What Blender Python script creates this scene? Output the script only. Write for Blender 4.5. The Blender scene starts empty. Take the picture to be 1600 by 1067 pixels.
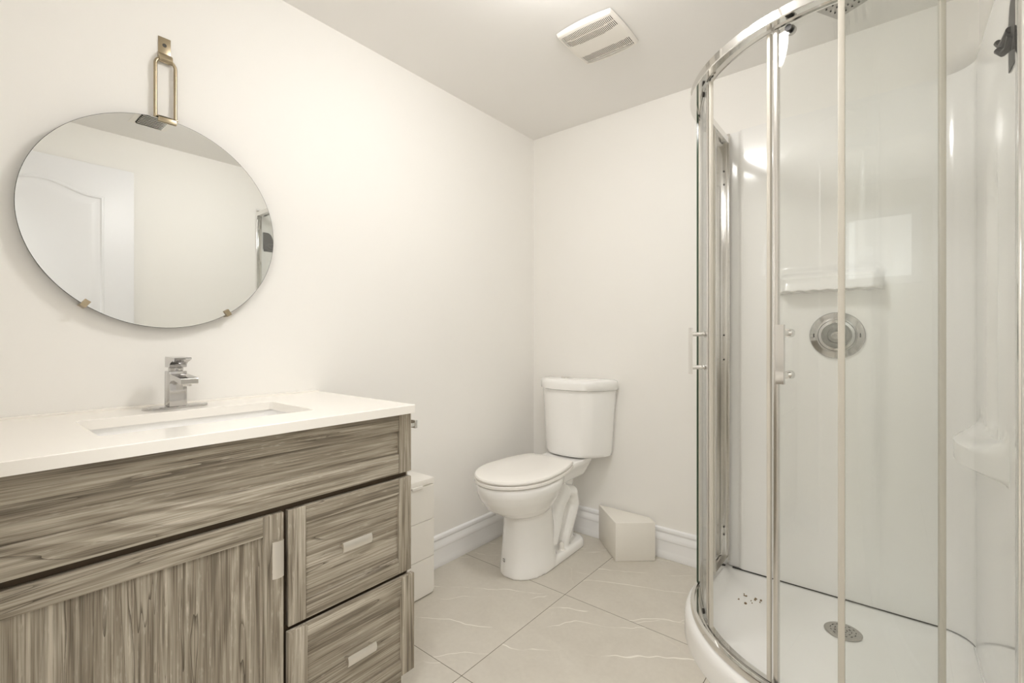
import bpy, bmesh, math, random
from mathutils import Vector, Matrix
random.seed(4)
S = bpy.context.scene
COL = S.collection
PI = math.pi

# ------------------------------------------------------------------ camera
HC = 2.286            # ceiling height
WX = 1.897            # right wall (shower surround face)
cam = bpy.data.cameras.new('camera'); camo = bpy.data.objects.new('camera', cam); COL.objects.link(camo)
cam.sensor_width = 36.0; cam.sensor_fit = 'HORIZONTAL'
cam.lens = 727.0/1600*36.0
cam.shift_y = -4.5/1600
cam.clip_start = 0.01
camo.location = (1.676, -2.27, 1.0845)
camo.rotation_euler = (PI/2, 0, math.atan2(591, 727))
S.camera = camo

# ------------------------------------------------------------------ world and exposure
w = bpy.data.worlds.new('world'); S.world = w; w.use_nodes = True
w.node_tree.nodes['Background'].inputs[0].default_value = (1, 0.97, 0.92, 1)
w.node_tree.nodes['Background'].inputs[1].default_value = 0.0
S.view_settings.view_transform = 'Standard'
S.view_settings.look = 'None'
S.view_settings.exposure = 0.18
S.view_settings.gamma = 1.0
S.view_settings.use_curve_mapping = False
LAMP = 36.0           # strength of the glowing ceiling bowl
PANE_GLOW = 1.1            # brightness of the added, unseen hall window: fill and a shower reflection
ha = bpy.data.lights.new('hall_light', 'AREA'); ha.shape = 'RECTANGLE'; ha.size = 0.5; ha.size_y = 0.3  # added fill lamp out of view, lifts the floor and lower walls
ha.energy = 16.0; ha.color = (0.97, 0.985, 1.0)
hao = bpy.data.objects.new('hall_light', ha); COL.objects.link(hao)
hao.location = (1.58, -2.72, 2.27)
S.cycles.diffuse_bounces = 8

# ------------------------------------------------------------------ materials
def srgb(r, g, b):
    def c(v):
        v /= 255.0
        return v/12.92 if v <= 0.04045 else ((v+0.055)/1.055)**2.4
    return (c(r), c(g), c(b), 1)

class NT:
    def __init__(s, name):
        s.m = bpy.data.materials.new(name); s.m.use_nodes = True
        s.t = s.m.node_tree; s.n = s.t.nodes; s.l = s.t.links
        s.b = s.n['Principled BSDF']
    def node(s, typ, **kw):
        n = s.n.new(typ)
        for k, v in kw.items(): setattr(n, k, v)
        return n
    def link(s, a, b): s.l.new(a, b)
    def math(s, op, a, b=None, c=None, clamp=False):
        n = s.n.new('ShaderNodeMath'); n.operation = op; n.use_clamp = clamp
        for i, v in enumerate((a, b, c)):
            if v is None: continue
            if isinstance(v, (int, float)): n.inputs[i].default_value = v
            else: s.l.new(v, n.inputs[i])
        return n.outputs[0]
    def mix(s, f, a, b):
        n = s.n.new('ShaderNodeMix'); n.data_type = 'RGBA'
        for idx, v in ((0, f), (6, a), (7, b)):
            if isinstance(v, (int, float)): n.inputs[idx].default_value = v
            elif isinstance(v, tuple): n.inputs[idx].default_value = v
            else: s.l.new(v, n.inputs[idx])
        return n.outputs[2]
    def noise(s, vec, scale, detail=3, rough=0.55, dist=0.0):
        n = s.n.new('ShaderNodeTexNoise'); n.inputs['Scale'].default_value = scale
        n.inputs['Detail'].default_value = detail; n.inputs['Roughness'].default_value = rough
        n.inputs['Distortion'].default_value = dist
        s.l.new(vec, n.inputs['Vector']); return n.outputs['Fac']
    def mapping(s, src, scale=(1, 1, 1), rot=(0, 0, 0), loc=(0, 0, 0)):
        n = s.n.new('ShaderNodeMapping'); n.inputs['Scale'].default_value = scale
        n.inputs['Rotation'].default_value = rot; n.inputs['Location'].default_value = loc
        s.l.new(src, n.inputs['Vector']); return n.outputs[0]
    def ramp(s, fac, stops):
        n = s.n.new('ShaderNodeValToRGB'); e = n.color_ramp.elements
        while len(e) < len(stops): e.new(0.5)
        for i, (p, c) in enumerate(stops): e[i].position = p; e[i].color = c
        s.l.new(fac, n.inputs[0]); return n.outputs[0]
    def bump(s, h, strength, dist):
        n = s.n.new('ShaderNodeBump'); n.inputs['Strength'].default_value = strength; n.inputs['Distance'].default_value = dist
        s.l.new(h, n.inputs['Height']); s.l.new(n.outputs[0], s.b.inputs['Normal'])
    def objcoord(s): return s.n.new('ShaderNodeTexCoord').outputs['Object']

def plain(name, col, rough=0.5, metal=0.0, coat=0.0, bump=0.0, bscale=60, var=0.0):
    t = NT(name)
    t.b.inputs['Base Color'].default_value = col
    t.b.inputs['Roughness'].default_value = rough; t.b.inputs['Metallic'].default_value = metal
    t.b.inputs['Coat Weight'].default_value = coat; t.b.inputs['Coat Roughness'].default_value = 0.05
    oc = t.objcoord(); nz = t.noise(oc, bscale, 3)
    if var:
        d = tuple(c*(1-var) for c in col[:3])+(1,)
        t.link(t.mix(nz, col, d), t.b.inputs['Base Color'])
    if bump: t.bump(nz, bump, 0.001)
    return t.m

M = {}
M['wall'] = plain('wall_paint', srgb(245, 243, 239), 0.62, bump=0.12, bscale=260)
M['ceil'] = plain('ceiling_paint', srgb(240, 238, 235), 0.75, bump=0.15, bscale=200)
M['trim'] = plain('trim_paint', srgb(246, 246, 247), 0.32)
M['doorp'] = plain('door_paint', srgb(238, 238, 240), 0.4)
M['ceramic'] = plain('ceramic', srgb(250, 249, 247), 0.12, coat=0.5)
M['seat'] = plain('seat_plastic', srgb(246, 243, 238), 0.22)
M['quartz'] = plain('white_quartz', srgb(250, 246, 239), 0.16, var=0.02, bscale=500)
M['acrylic'] = plain('white_acrylic', srgb(248, 247, 245), 0.13, coat=0.35)
M['melamine'] = plain('white_melamine', srgb(244, 241, 235), 0.35)
M['boxpaint'] = plain('box_paint', srgb(240, 236, 228), 0.5, bump=0.1, bscale=200)
M['fan'] = plain('vent_plastic', srgb(240, 236, 229), 0.4)
M['dark'] = plain('dark_void', srgb(30, 27, 23), 0.8)
M['pit'] = plain('fan_housing_black', srgb(16, 14, 12), 0.9)
M['black'] = plain('black_plastic', srgb(42, 38, 33), 0.45)
M['rubber'] = plain('grey_rubber', srgb(70, 68, 64), 0.6)
M['chrome'] = plain('chrome', (0.80, 0.79, 0.77, 1), 0.08, metal=1.0)
M['faucet'] = plain('faucet_chrome', (0.56, 0.55, 0.54, 1), 0.1, metal=1.0)
M['valvedisc'] = plain('worn_steel', (0.36, 0.36, 0.34, 1), 0.36, metal=1.0, var=0.45, bscale=90)
M['satin'] = plain('satin_aluminium', (0.74, 0.72, 0.69, 1), 0.24, metal=1.0)
M['nickel'] = plain('brushed_nickel', (0.80, 0.77, 0.72, 1), 0.3, metal=1.0, bump=0.05, bscale=300)
M['steel'] = plain('brushed_steel', (0.52, 0.50, 0.47, 1), 0.32, metal=1.0, var=0.25, bscale=80)
M['brass'] = plain('antique_brass', (0.43, 0.36, 0.25, 1), 0.32, metal=1.0, bump=0.05, bscale=200)
M['seal'] = plain('clear_vinyl_seal', srgb(214, 209, 198), 0.25)
M['rust'] = plain('rust_stain', srgb(150, 128, 98), 0.6, var=0.3, bscale=150)
M['mark'] = plain('grey_print', srgb(120, 118, 112), 0.5)
M['mirror'] = plain('mirror_silver', (0.84, 0.85, 0.835, 1), 0.0, metal=1.0)
M['hallwall'] = plain('hall_paint', srgb(232, 228, 220), 0.7)
M['mirroredge'] = plain('mirror_edge', srgb(60, 62, 58), 0.3)
M['dirt'] = plain('grout_crumbs', srgb(140, 126, 108), 0.9, var=0.4, bscale=300)

def glass_mat(name, tint, rmax=0.9):
    t = NT(name); t.n.remove(t.b)
    out = t.n['Material Output']
    tr = t.node('ShaderNodeBsdfTransparent'); tr.inputs[0].default_value = tint
    gl = t.node('ShaderNodeBsdfGlossy'); gl.inputs['Roughness'].default_value = 0.0
    lw = t.node('ShaderNodeLayerWeight'); lw.inputs[0].default_value = 0.5
    p = t.math('POWER', lw.outputs['Facing'], 5.0)
    f = t.math('MULTIPLY_ADD', p, rmax, 0.04)
    mx = t.node('ShaderNodeMixShader')
    t.link(f, mx.inputs[0]); t.link(tr.outputs[0], mx.inputs[1]); t.link(gl.outputs[0], mx.inputs[2])
    t.link(mx.outputs[0], out.inputs[0])
    return t.m
M['glass'] = glass_mat('clear_glass', (0.985, 0.992, 0.985, 1))
M['glassedge'] = plain('green_glass_edge', srgb(62, 78, 62), 0.1)
M['washer'] = glass_mat('clear_washer', (0.93, 0.93, 0.92, 1))

def emis(name, col, st):
    t = NT(name)
    t.b.inputs['Base Color'].default_value = (0.9, 0.9, 0.9, 1)
    t.b.inputs['Emission Color'].default_value = col
    t.b.inputs['Emission Strength'].default_value = st
    return t.m
M['daypane'] = emis('daylit_pane', (0.93, 0.97, 1.0, 1), PANE_GLOW)
M['globe'] = emis('lit_glass_globe', (0.985, 0.968, 0.95, 1), LAMP)

def wood(name, axis, seed):
    """grey brown grained laminate; axis = grain direction 'y' or 'z'"""
    t = NT(name)
    oc = t.objcoord()
    if axis == 'z': big, mid, fin, tic = (7, 7, .55), (90, 90, 1.9), (400, 400, 7), (210, 210, 36)
    else:           big, mid, fin, tic = (7, .55, 7), (90, 1.9, 90), (400, 7, 400), (210, 36, 210)
    n0 = t.noise(t.mapping(oc, big, loc=(seed, seed*2.3, seed*1.1)), 1.6, 3, 0.55, 0.9)
    n1 = t.noise(t.mapping(oc, mid, loc=(seed*3, seed, seed)), 1.2, 4, 0.6, 0.2)
    n2 = t.noise(t.mapping(oc, fin), 1.0, 2, 0.6)
    n3 = t.noise(t.mapping(oc, tic), 1.0, 2, 0.6)
    band = t.math('FRACT', t.math('MULTIPLY', n0, 6.0))
    a = t.math('MULTIPLY_ADD', n0, 0.25, t.math('MULTIPLY', n1, 0.55))
    a = t.math('MULTIPLY_ADD', t.math('SINE', t.math('MULTIPLY', n0, 37.7)), 0.055, t.math('ADD', a, 0.055))
    a = t.math('MULTIPLY_ADD', n2, 0.34, t.math('SUBTRACT', a, 0.17))
    base = t.ramp(a, [(0.31, srgb(108, 98, 84)), (0.42, srgb(146, 136, 120)), (0.52, srgb(172, 163, 147)), (0.64, srgb(204, 196, 181))])
    # dark cathedral lines where the slow noise wraps
    r1 = t.math('SUBTRACT', 1.0, t.math('MULTIPLY', band, 14.0), clamp=True)
    msk = t.noise(t.mapping(oc, big, loc=(seed+7, 3, 5)), 2.6, 2)
    msk = t.math('MULTIPLY', t.math('SUBTRACT', msk, 0.37, clamp=True), 6.0, clamp=True)
    c = t.mix(t.math('MULTIPLY', t.math('MULTIPLY', r1, msk), 0.92), base, srgb(70, 59, 45))
    lite = t.math('MULTIPLY', t.math('MULTIPLY', t.math('SUBTRACT', n3, 0.56, clamp=True), 6.0, clamp=True), t.math('MULTIPLY', t.math('SUBTRACT', n1, 0.45, clamp=True), 5.0, clamp=True))
    c = t.mix(t.math('MULTIPLY', lite, 0.6), c, srgb(214, 206, 191))
    pores = t.math('MULTIPLY', t.math('SUBTRACT', 0.43, n2, clamp=True), 5.0, clamp=True)
    c = t.mix(t.math('MULTIPLY', pores, 0.55), c, srgb(96, 84, 68))
    t.link(c, t.b.inputs['Base Color'])
    t.b.inputs['Roughness'].default_value = 0.42
    t.bump(a, 0.25, 0.0012)
    return t.m
M['woodh'] = wood('grey_wood_across', 'y', 1.7)
M['woodv'] = wood('grey_wood_upright', 'z', 4.1)
M['woodd'] = plain('dark_wood_gap', srgb(78, 64, 46), 0.6)  # brown for the shade in the gaps between the vanity fronts

VANG = math.radians(31)
def tile_mat():
    t = NT('floor_tile')
    pos = t.node('ShaderNodeNewGeometry').outputs['Position']
    sep = t.node('ShaderNodeSeparateXYZ'); t.link(pos, sep.inputs[0])
    T = 0.613
    gx = t.math('DIVIDE', t.math('SUBTRACT', sep.outputs[0], 0.606), T)
    gy = t.math('DIVIDE', t.math('SUBTRACT', sep.outputs[1], -0.598), T)
    def near(g):
        d = t.math('ABSOLUTE', t.math('SUBTRACT', t.math('FRACT', t.math('ADD', g, 0.5)), 0.5))
        return t.math('LESS_THAN', d, 0.0019)
    grout = t.math('MAXIMUM', near(gx), near(gy))
    ix = t.math('FLOOR', gx); iy = t.math('FLOOR', gy)
    comb = t.node('ShaderNodeCombineXYZ')
    t.link(t.math('MULTIPLY', ix, 3.7), comb.inputs[0]); t.link(t.math('MULTIPLY', iy, 5.3), comb.inputs[1])
    add = t.node('ShaderNodeVectorMath'); add.operation = 'ADD'
    t.link(pos, add.inputs[0]); t.link(comb.outputs[0], add.inputs[1])
    v = add.outputs[0]
    cl = t.noise(v, 5.0, 5, 0.6, 0.5)
    fine = t.noise(v, 60.0, 3)
    base = t.mix(t.math('MULTIPLY_ADD', fine, 0.35, t.math('MULTIPLY', cl, 0.7)), srgb(192, 185, 173), srgb(222, 217, 206))
    def vein(ang, freq, amp, wd, lo, seed):
        ca, sa = math.cos(ang), math.sin(ang)
        sp_ = t.node('ShaderNodeSeparateXYZ'); t.link(v, sp_.inputs[0])
        u = t.math('ADD', t.math('MULTIPLY', sp_.outputs[0], -sa), t.math('MULTIPLY', sp_.outputs[1], ca))   # across the vein
        wob = t.noise(t.mapping(v, (1, 1, 1), loc=(seed, seed*1.7, 0)), 3.2, 3, 0.5)
        f = t.math('MULTIPLY_ADD', u, freq, t.math('MULTIPLY', wob, amp))
        r = t.math('ABSOLUTE', t.math('SUBTRACT', t.math('FRACT', f), 0.5))
        r = t.math('SUBTRACT', 1.0, t.math('DIVIDE', r, wd*freq), clamp=True)
        m = t.noise(t.mapping(v, (1, 1, 1), loc=(seed*3, seed, 1)), 5.5, 3)
        m = t.math('MULTIPLY', t.math('SUBTRACT', m, lo, clamp=True), 9.0, clamp=True)
        return t.math('MULTIPLY', r, m)
    v1 = vein(VANG, 4.0, 0.75, 0.0034, 0.44, 1.3)
    v2 = vein(VANG+1.5, 2.3, 0.9, 0.0028, 0.52, 4.4)
    v3 = vein(VANG+.16, 2.7, 0.6, 0.0026, 0.47, 7.1)
    v1 = t.math('MAXIMUM', v1, v3)
    c = t.mix(t.math('MULTIPLY', v1, 0.9), base, srgb(250, 246, 238))
    c = t.mix(t.math('MULTIPLY', v2, 0.35), c, srgb(230, 224, 212))
    c = t.mix(grout, c, srgb(96, 86, 72))
    t.link(c, t.b.inputs['Base Color'])
    t.b.inputs['Roughness'].default_value = 0.38
    return t.m
M['tile'] = tile_mat()

# ------------------------------------------------------------------ mesh builder
class MB:
    """collects shapes in world coordinates; build() links them as ONE mesh object"""
    def __init__(s): s.bm = bmesh.new()
    def _mi(s, faces, mi):
        for f in faces: f.material_index = mi
    def box(s, x0, x1, y0, y1, z0, z1, bev=0.0, seg=2, mi=0, mat=None):
        r = bmesh.ops.create_cube(s.bm, size=1.0)
        vs = r['verts']
        for v in vs:
            v.co = Vector((x0+(v.co.x+.5)*(x1-x0), y0+(v.co.y+.5)*(y1-y0), z0+(v.co.z+.5)*(z1-z0)))
        fs = list({f for v in vs for f in v.link_faces}); s._mi(fs, mi)
        allv = set(vs)
        if bev:
            es = list({e for v in vs for e in v.link_edges})
            rr = bmesh.ops.bevel(s.bm, geom=es, offset=bev, segments=seg, profile=0.5, affect='EDGES', clamp_overlap=True)
            for f in rr['faces']: f.material_index = mi
            allv = {v for f in rr['faces'] for v in f.verts}
            stack = list(allv)
            while stack:
                v = stack.pop()
                for e in v.link_edges:
                    o = e.other_vert(v)
                    if o not in allv: allv.add(o); stack.append(o)
        if mat:
            for v in allv: v.co = mat @ v.co
        return s
    def loft(s, rings, cap0=True, cap1=True, closed=True, mi=0):
        bm = s.bm
        R = [[bm.verts.new(p) for p in ring] for ring in rings]
        n = len(R[0])
        for a, b in zip(R[:-1], R[1:]):
            for i in range(n if closed else n-1):
                j = (i+1) % n
                try: bm.faces.new((a[i], a[j], b[j], b[i])).material_index = mi
                except ValueError: pass
        if cap0 and closed: bm.faces.new(list(reversed(R[0]))).material_index = mi
        if cap1 and closed: bm.faces.new(R[-1]).material_index = mi
        return s
    def prism(s, pts, z0, z1, mi=0):
        return s.loft([[(x, y, z0) for x, y in pts], [(x, y, z1) for x, y in pts]], mi=mi)
    def tube(s, path, r, seg=12, mi=0, closed=False, cap=True, flat=None):
        path = [Vector(p) for p in path]; n = len(path); rings = []
        up = None
        for i, p in enumerate(path):
            if closed: d = path[(i+1) % n]-path[i-1]
            else: d = path[min(i+1, n-1)]-path[max(i-1, 0)]
            d.normalize()
            if up is None:
                up = Vector((0, 0, 1)) if abs(d.z) < .9 else Vector((1, 0, 0))
            a = (up-d*up.dot(d)).normalized(); b = d.cross(a); up = a
            rr = r[i] if isinstance(r, (list, tuple)) else r
            rings.append([p+(a*math.cos(2*PI*k/seg)+b*math.sin(2*PI*k/seg)*(flat or 1))*rr for k in range(seg)])
        if closed:
            rings.append(rings[0]); bm = s.bm
            R = [[bm.verts.new(p) for p in ring] for ring in rings[:-1]]
            for i in range(n):
                A, B = R[i], R[(i+1) % n]
                for k in range(seg):
                    bm.faces.new((A[k], A[(k+1) % seg], B[(k+1) % seg], B[k])).material_index = mi
            return s
        return s.loft(rings, cap, cap, mi=mi)
    def cyl(s, p0, p1, r, seg=20, r1=None, mi=0):
        return s.tube([p0, p1], [r, r if r1 is None else r1], seg, mi)
    def lathe(s, prof, origin, axis='z', seg=40, mi=0):
        """prof: list of (radius, height)"""
        o = Vector(origin); rings = []
        for r, h in prof:
            ring = []
            for k in range(seg):
                a = 2*PI*k/seg; c, q = math.cos(a)*max(r, 1e-5), math.sin(a)*max(r, 1e-5)
                if axis == 'z': p = Vector((c, q, h))
                elif axis == 'y': p = Vector((c, -h, q))      # towards -y
                else: p = Vector((h, c, q))                   # towards +x
                ring.append(o+p)
            rings.append(ring)
        return s.loft(rings, mi=mi)
    def build(s, name, mats, parent=None, loc=None, smooth=True, angle=35, remesh=None, local=False):
        bm = s.bm
        bmesh.ops.recalc_face_normals(bm, faces=bm.faces)
        me = bpy.data.meshes.new(name); 
        base = Vector((0, 0, 0))
        if parent is not None and not local: base = parent.get('_b') and Vector(parent['_b']) or Vector((0, 0, 0))
        elif loc is not None: base = Vector(loc)
        if not local or parent is None: bm.transform(Matrix.Translation(-base))
        bm.to_mesh(me); bm.free()
        for m in (mats if isinstance(mats, (list, tuple)) else [mats]): me.materials.append(m)
        o = bpy.data.objects.new(name, me); COL.objects.link(o)
        if parent is not None:
            o.parent = parent; o['_b'] = base
        else:
            o.location = base; o['_b'] = base
        if remesh:
            vox, it = remesh
            md = o.modifiers.new('r', 'REMESH'); md.mode = 'VOXEL'; md.voxel_size = vox
            ms = o.modifiers.new('s', 'SMOOTH'); ms.iterations = it; ms.factor = 0.5
            dg = bpy.context.evaluated_depsgraph_get(); dg.update()
            nm = bpy.data.meshes.new_from_object(o.evaluated_get(dg))
            o.modifiers.clear(); o.data = nm; nm.name = name
        if smooth:
            for p in o.data.polygons: p.use_smooth = True
            o.data.set_sharp_from_angle(angle=math.radians(angle))
        return o

def thing(name, label, cat, loc=(0, 0, 0), rz=0.0, group=None):
    o = bpy.data.objects.new(name, None); COL.objects.link(o)
    o.empty_display_size = 0.05
    o.location = loc; o.rotation_euler = (0, 0, rz); o['_b'] = Vector(loc)
    o['label'] = label; o['category'] = cat
    if group: o['group'] = group
    return o
def tag(o, label, cat, group=None):
    o['label'] = label; o['category'] = cat
    if group: o['group'] = group
    return o
def struct(o):
    o['kind'] = 'structure'; return o

# ------------------------------------------------------------------ room shell
YF = -2.38; WR = 1.915
m = MB(); m.box(-0.1, WR+.1, -4.1, 0.1, -0.1, 0.0); struct(m.build('floor', M['tile'], smooth=False))
m = MB(); m.box(-0.1, WR+.1, -4.1, 0.1, HC, HC+0.1); struct(m.build('ceiling', M['ceil'], smooth=False))
m = MB(); m.box(-0.1, 0, -4.1, 0.1, 0, HC); struct(m.build('wall_left', M['wall'], smooth=False))
m = MB(); m.box(0, WR, 0, 0.1, 0, HC); struct(m.build('wall_back', M['wall'], smooth=False))
m = MB(); m.box(WR, WR+.1, -4.1, 0.1, 0, HC); struct(m.build('wall_right', M['wall'], smooth=False))
DX0, DX1, DZ = 1.03, 1.86, 2.07
m = MB(); m.box(0, DX0, YF-.1, YF, 0, HC); m.box(DX1, WR, YF-.1, YF, 0, HC); m.box(DX0, DX1, YF-.1, YF, DZ, HC)
struct(m.build('wall_front', M['wall'], smooth=False))
m = MB(); m.box(0, WR, -4.1, -4.0, 0, HC); struct(m.build('wall_hall', M['hallwall'], smooth=False))
wn = bpy.data.objects.new('window_1', None); COL.objects.link(wn); wn.location = (1.4, -3.99, 1.9); wn['_b'] = Vector((1.4, -3.99, 1.9)); struct(wn)  # added unseen glowing window: soft fill and a bright reflection in the surround
m = MB(); m.box(1.42, 1.80, -3.999, -3.99, 1.56, 2.02); m.build('pane', M['daypane'], wn, smooth=False)
m = MB()
for a in ((1.36, 1.42, 1.50, 2.08), (1.80, 1.86, 1.50, 2.08)): m.box(a[0], a[1], -3.999, -3.97, a[2], a[3], .003)
for a in ((1.42, 1.80, 1.50, 1.56), (1.42, 1.80, 2.02, 2.08)): m.box(a[0], a[1], -3.999, -3.97, a[2], a[3], .003)
m.build('window_frame', M['trim'], wn, smooth=False)
m = MB()
m.box(DX0-.065, DX0+.0, YF, YF+.016, 0, DZ+.065, .004); m.box(DX0, DX1-.02, YF, YF+.016, DZ, DZ+.065, .004)
struct(m.build('trim_1', M['trim'], smooth=False))

BB = [(0, 0), (.016, 0), (.018, .006), (.018, .022), (.0155, .034), (.0145, .042), (.0145, .086), (.0175, .089), (.0185, .096),
      (.0165, .107), (.0105, .118), (.009, .124), (.0125, .129), (.0135, .136), (.011, .144), (.005, .148), (0, .149)]
def baseboard(name, a, b, nrm):
    a, b, nrm = Vector(a), Vector(b), Vector(nrm); m = MB()
    m.loft([[p+nrm*d+Vector((0, 0, z)) for d, z in BB] for p in (a, b)])
    return struct(m.build(name, M['trim'], angle=28))
baseboard('baseboard_left', (0, -1.36, 0), (0, -0.0, 0), (1, 0, 0))
baseboard('baseboard_back', (0.0, 0, 0), (1.044, 0, 0), (0, -1, 0))
baseboard('baseboard_right', (WR, YF, 0), (WR, -0.89, 0), (-1, 0, 0))
baseboard('baseboard_front', (0.60, YF, 0), (DX0-.065, YF, 0), (0, 1, 0))

# open door slab lying against the right wall (seen in the mirror)
dr = bpy.data.objects.new('door_1', None); COL.objects.link(dr); dr.location = (1.87, -1.94, 0.012); dr['_b'] = Vector((1.87, -1.94, 0.012)); struct(dr)
m = MB(); m.box(1.852, 1.89, -2.335, -1.545, .012, 2.065, .003); m.build('door_slab', M['doorp'], dr)
def arch_outline(y0, y1, z0, z1, rise):
    pts = [(y0, z0), (y1, z0), (y1, z1)]
    for k in range(1, 24):
        t = k/24.0; y = y1+(y0-y1)*t
        u = abs(2*t-1); z = z1+rise*(0.5+0.5*math.cos(PI*min(1, u*1.12)))
        pts.append((y, z))
    pts.append((y0, z1)); return pts
def molding(y0, y1, z0, z1, rise):
    m = MB(); o = arch_outline(y0, y1, z0, z1, rise)
    def inset(d):
        c = ((y0+y1)/2, (z0+z1)/2); hy, hz = (y1-y0)/2, (z1-z0)/2
        return [(c[0]+(y-c[0])*(hy-d)/hy, c[1]+(z-c[1])*(hz-d)/hz) for y, z in o]
    rings = []
    for d, h in ((0, .0), (.004, .006), (.012, .008), (.018, .002), (.03, .002), (.05, .008), (.06, .009)):
        rings.append([(1.8525-h, y, z) for y, z in inset(d)])
    m.loft(rings, cap0=False); return m
molding(-2.2, -1.68, 1.08, 1.89, .055).build('upper_panel', M['doorp'], dr)
molding(-2.2, -1.68, .2, .93, .0).build('lower_panel', M['doorp'], dr)

# ------------------------------------------------------------------ ceiling lamp (just above the frame)
LX, LY = 0.965, -1.175
t = thing('ceiling_light', 'round white flush ceiling light with glowing glass bowl, in front of the exhaust fan', 'lamp', (LX, LY, HC))
m = MB(); m.lathe([(0, 0), (.15, 0), (.155, -.004), (.155, -.02), (.14, -.026), (0, -.026)], (LX, LY, HC-.001)); m.build('mounting_base', M['fan'], t)
m = MB(); m.lathe([(.132, -.027)]+[(.145*math.cos(a*PI/2/12), -.03-.095*math.sin(a*PI/2/12)) for a in range(13)], (LX, LY, HC)); m.build('glass_bowl', M['globe'], t)
for a in (30, 150, 270):
    c, s_ = math.cos(math.radians(a)), math.sin(math.radians(a)); m = MB()
    m.tube([(LX+c*.150, LY+s_*.150, HC-.02), (LX+c*.152, LY+s_*.152, HC-.035), (LX+c*.143, LY+s_*.143, HC-.05)], .004, 8); m.build('clip', M['chrome'], t)

# ------------------------------------------------------------------ exhaust fan grille
VX0, VX1, VY0, VY1 = .647, .893, -.748, -.482
t = thing('exhaust_fan', 'white slotted exhaust fan grille on the ceiling', 'fan', ((VX0+VX1)/2, (VY0+VY1)/2, HC))
m = MB(); m.box(VX0+.015, VX1-.015, VY0+.015, VY1-.015, HC-.006, HC-.001); m.build('housing', M['pit'], t, smooth=False)
m = MB(); bm = m.bm
nx, ny = 205, 66
xc, yc, hx, hy = (VX0+VX1)/2, (VY0+VY1)/2, (VX1-VX0)/2, (VY1-VY0)/2
def vpos(u, v):
    # u,v in -1..1 ; bowed sides, rounded corners, shallow dome
    x = xc+hx*u*(1-.035*v*v-.02*max(0, abs(v)-.85)); y = yc+hy*v*(1-.09*u*u)
    e = max(abs(u), abs(v))
    k = (1-u**4)*(1-v**4)
    return (x, y, HC-.002-.012*min(1, (1-e)/.05)-.012*max(0, k))
G = [[bm.verts.new(vpos(-1+2*i/nx, -1+2*j/ny)) for j in range(ny+1)] for i in range(nx+1)]
def slot(i, j):
    u = -1+2*(i+.5)/nx; v = -1+2*(j+.5)/ny
    if abs(u) > .9 or i % 5 < 3: return False
    b1 = -.30-.09*u*u+.0
    b2 = .30+.10*u*u
    if -.86 < v < b1 and not (-.60 < v+.06*u*u < -.565): return True
    if b2 < v < .86 and not (.60 < v-.12*u*u < .64): return True
    return False
for i in range(nx):
    for j in range(ny):
        if not slot(i, j): bm.faces.new((G[i][j], G[i+1][j], G[i+1][j+1], G[i][j+1]))
for v in [v for v in bm.verts if not v.link_faces]: bm.verts.remove(v)
m.build('grille', M['fan'], t, angle=50)

# air register seen only in the mirror
RX, RY = 1.53, -1.53
t = thing('air_register', 'louvred metal air register on the ceiling, seen in the round mirror', 'vent', (RX, RY, HC))
m = MB(); m.box(RX-.115, RX+.115, RY-.085, RY+.085, HC-.005, HC-.001, .002); m.box(RX-.09, RX+.09, RY-.06, RY+.06, HC-.0065, HC-.004, mi=1)
m.build('frame', [M['fan'], M['dark']], t, smooth=False)
for k in range(8):
    x = RX-.084+k*.024
    m = MB(); m.box(-.0085, .0085, -.058, .058, -.0008, .0008, mat=Matrix.Translation((x, RY, HC-.0115)) @ Matrix.Rotation(math.radians(-40), 4, 'Y')); m.build('louvre', M['fan'], t, smooth=False)

# ------------------------------------------------------------------ vanity
VYL, VYR = -2.300, -1.366
t = thing('vanity_cabinet', 'grey-brown woodgrain bathroom vanity cabinet under the white countertop', 'cabinet', (.27, -1.83, 0))
def rc(x0, x1, y0, y1, z): return [(x0, y0, z), (x1, y0, z), (x1, y1, z), (x0, y1, z)]
m = MB(); m.loft([rc(.022, .509, VYL+.018, VYR-.018, .108), rc(.022, .509, VYL+.018, VYR-.018, .8615), rc(.004, .527, VYL, VYR, .8615), rc(.004, .527, VYL, VYR, .0905)])
m.build('carcass', M['woodv'], t, smooth=False)
m = MB(); m.box(.5271, .5285, VYL+.002, VYR-.006, .092, .858); m.build('face_gap', M['woodd'], t, smooth=False)  # dark sheet behind the fronts, gap shade put into its colour
m = MB(); m.box(.01, .50, VYL+.002, VYR-.002, 0, .09); m.build('toe_kick', M['woodh'], t, smooth=False)
def shaker(name, y0, y1, z0, z1, xf, panel, fw=.045, ft=None, fb=None):
    ft = ft or fw; fb = fb or fw; b = .0016; xb = xf-.017
    m = MB()
    m.box(xb, xf, y0, y0+fw, z0, z1, b, mi=1); m.box(xb, xf, y1-fw, y1, z0, z1, b, mi=1)
    m.box(xb, xf-.0004, y0+fw, y1-fw, z1-ft, z1, b, mi=0); m.box(xb, xf-.0004, y0+fw, y1-fw, z0, z0+fb, b, mi=0)
    m.box(xb, xf-.008, y0+fw-.004, y1-fw+.004, z0+fb-.004, z1-ft+.004, mi=panel)
    return m.build(name, [M['woodh'], M['woodv']], t, angle=30)
shaker('false_front', VYL+.003, VYR, .684, .858, .5465, 0, .045, .048, .058)
door = shaker('door', VYL+.003, -1.749, .098, .6685, .5465, 1, .047)
d1 = shaker('drawer', -1.738, VYR, .386, .6685, .5465, 0, .045)
d2 = shaker('drawer', -1.742, VYR+.003, .088, .377, .5575, 0, .047)
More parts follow.
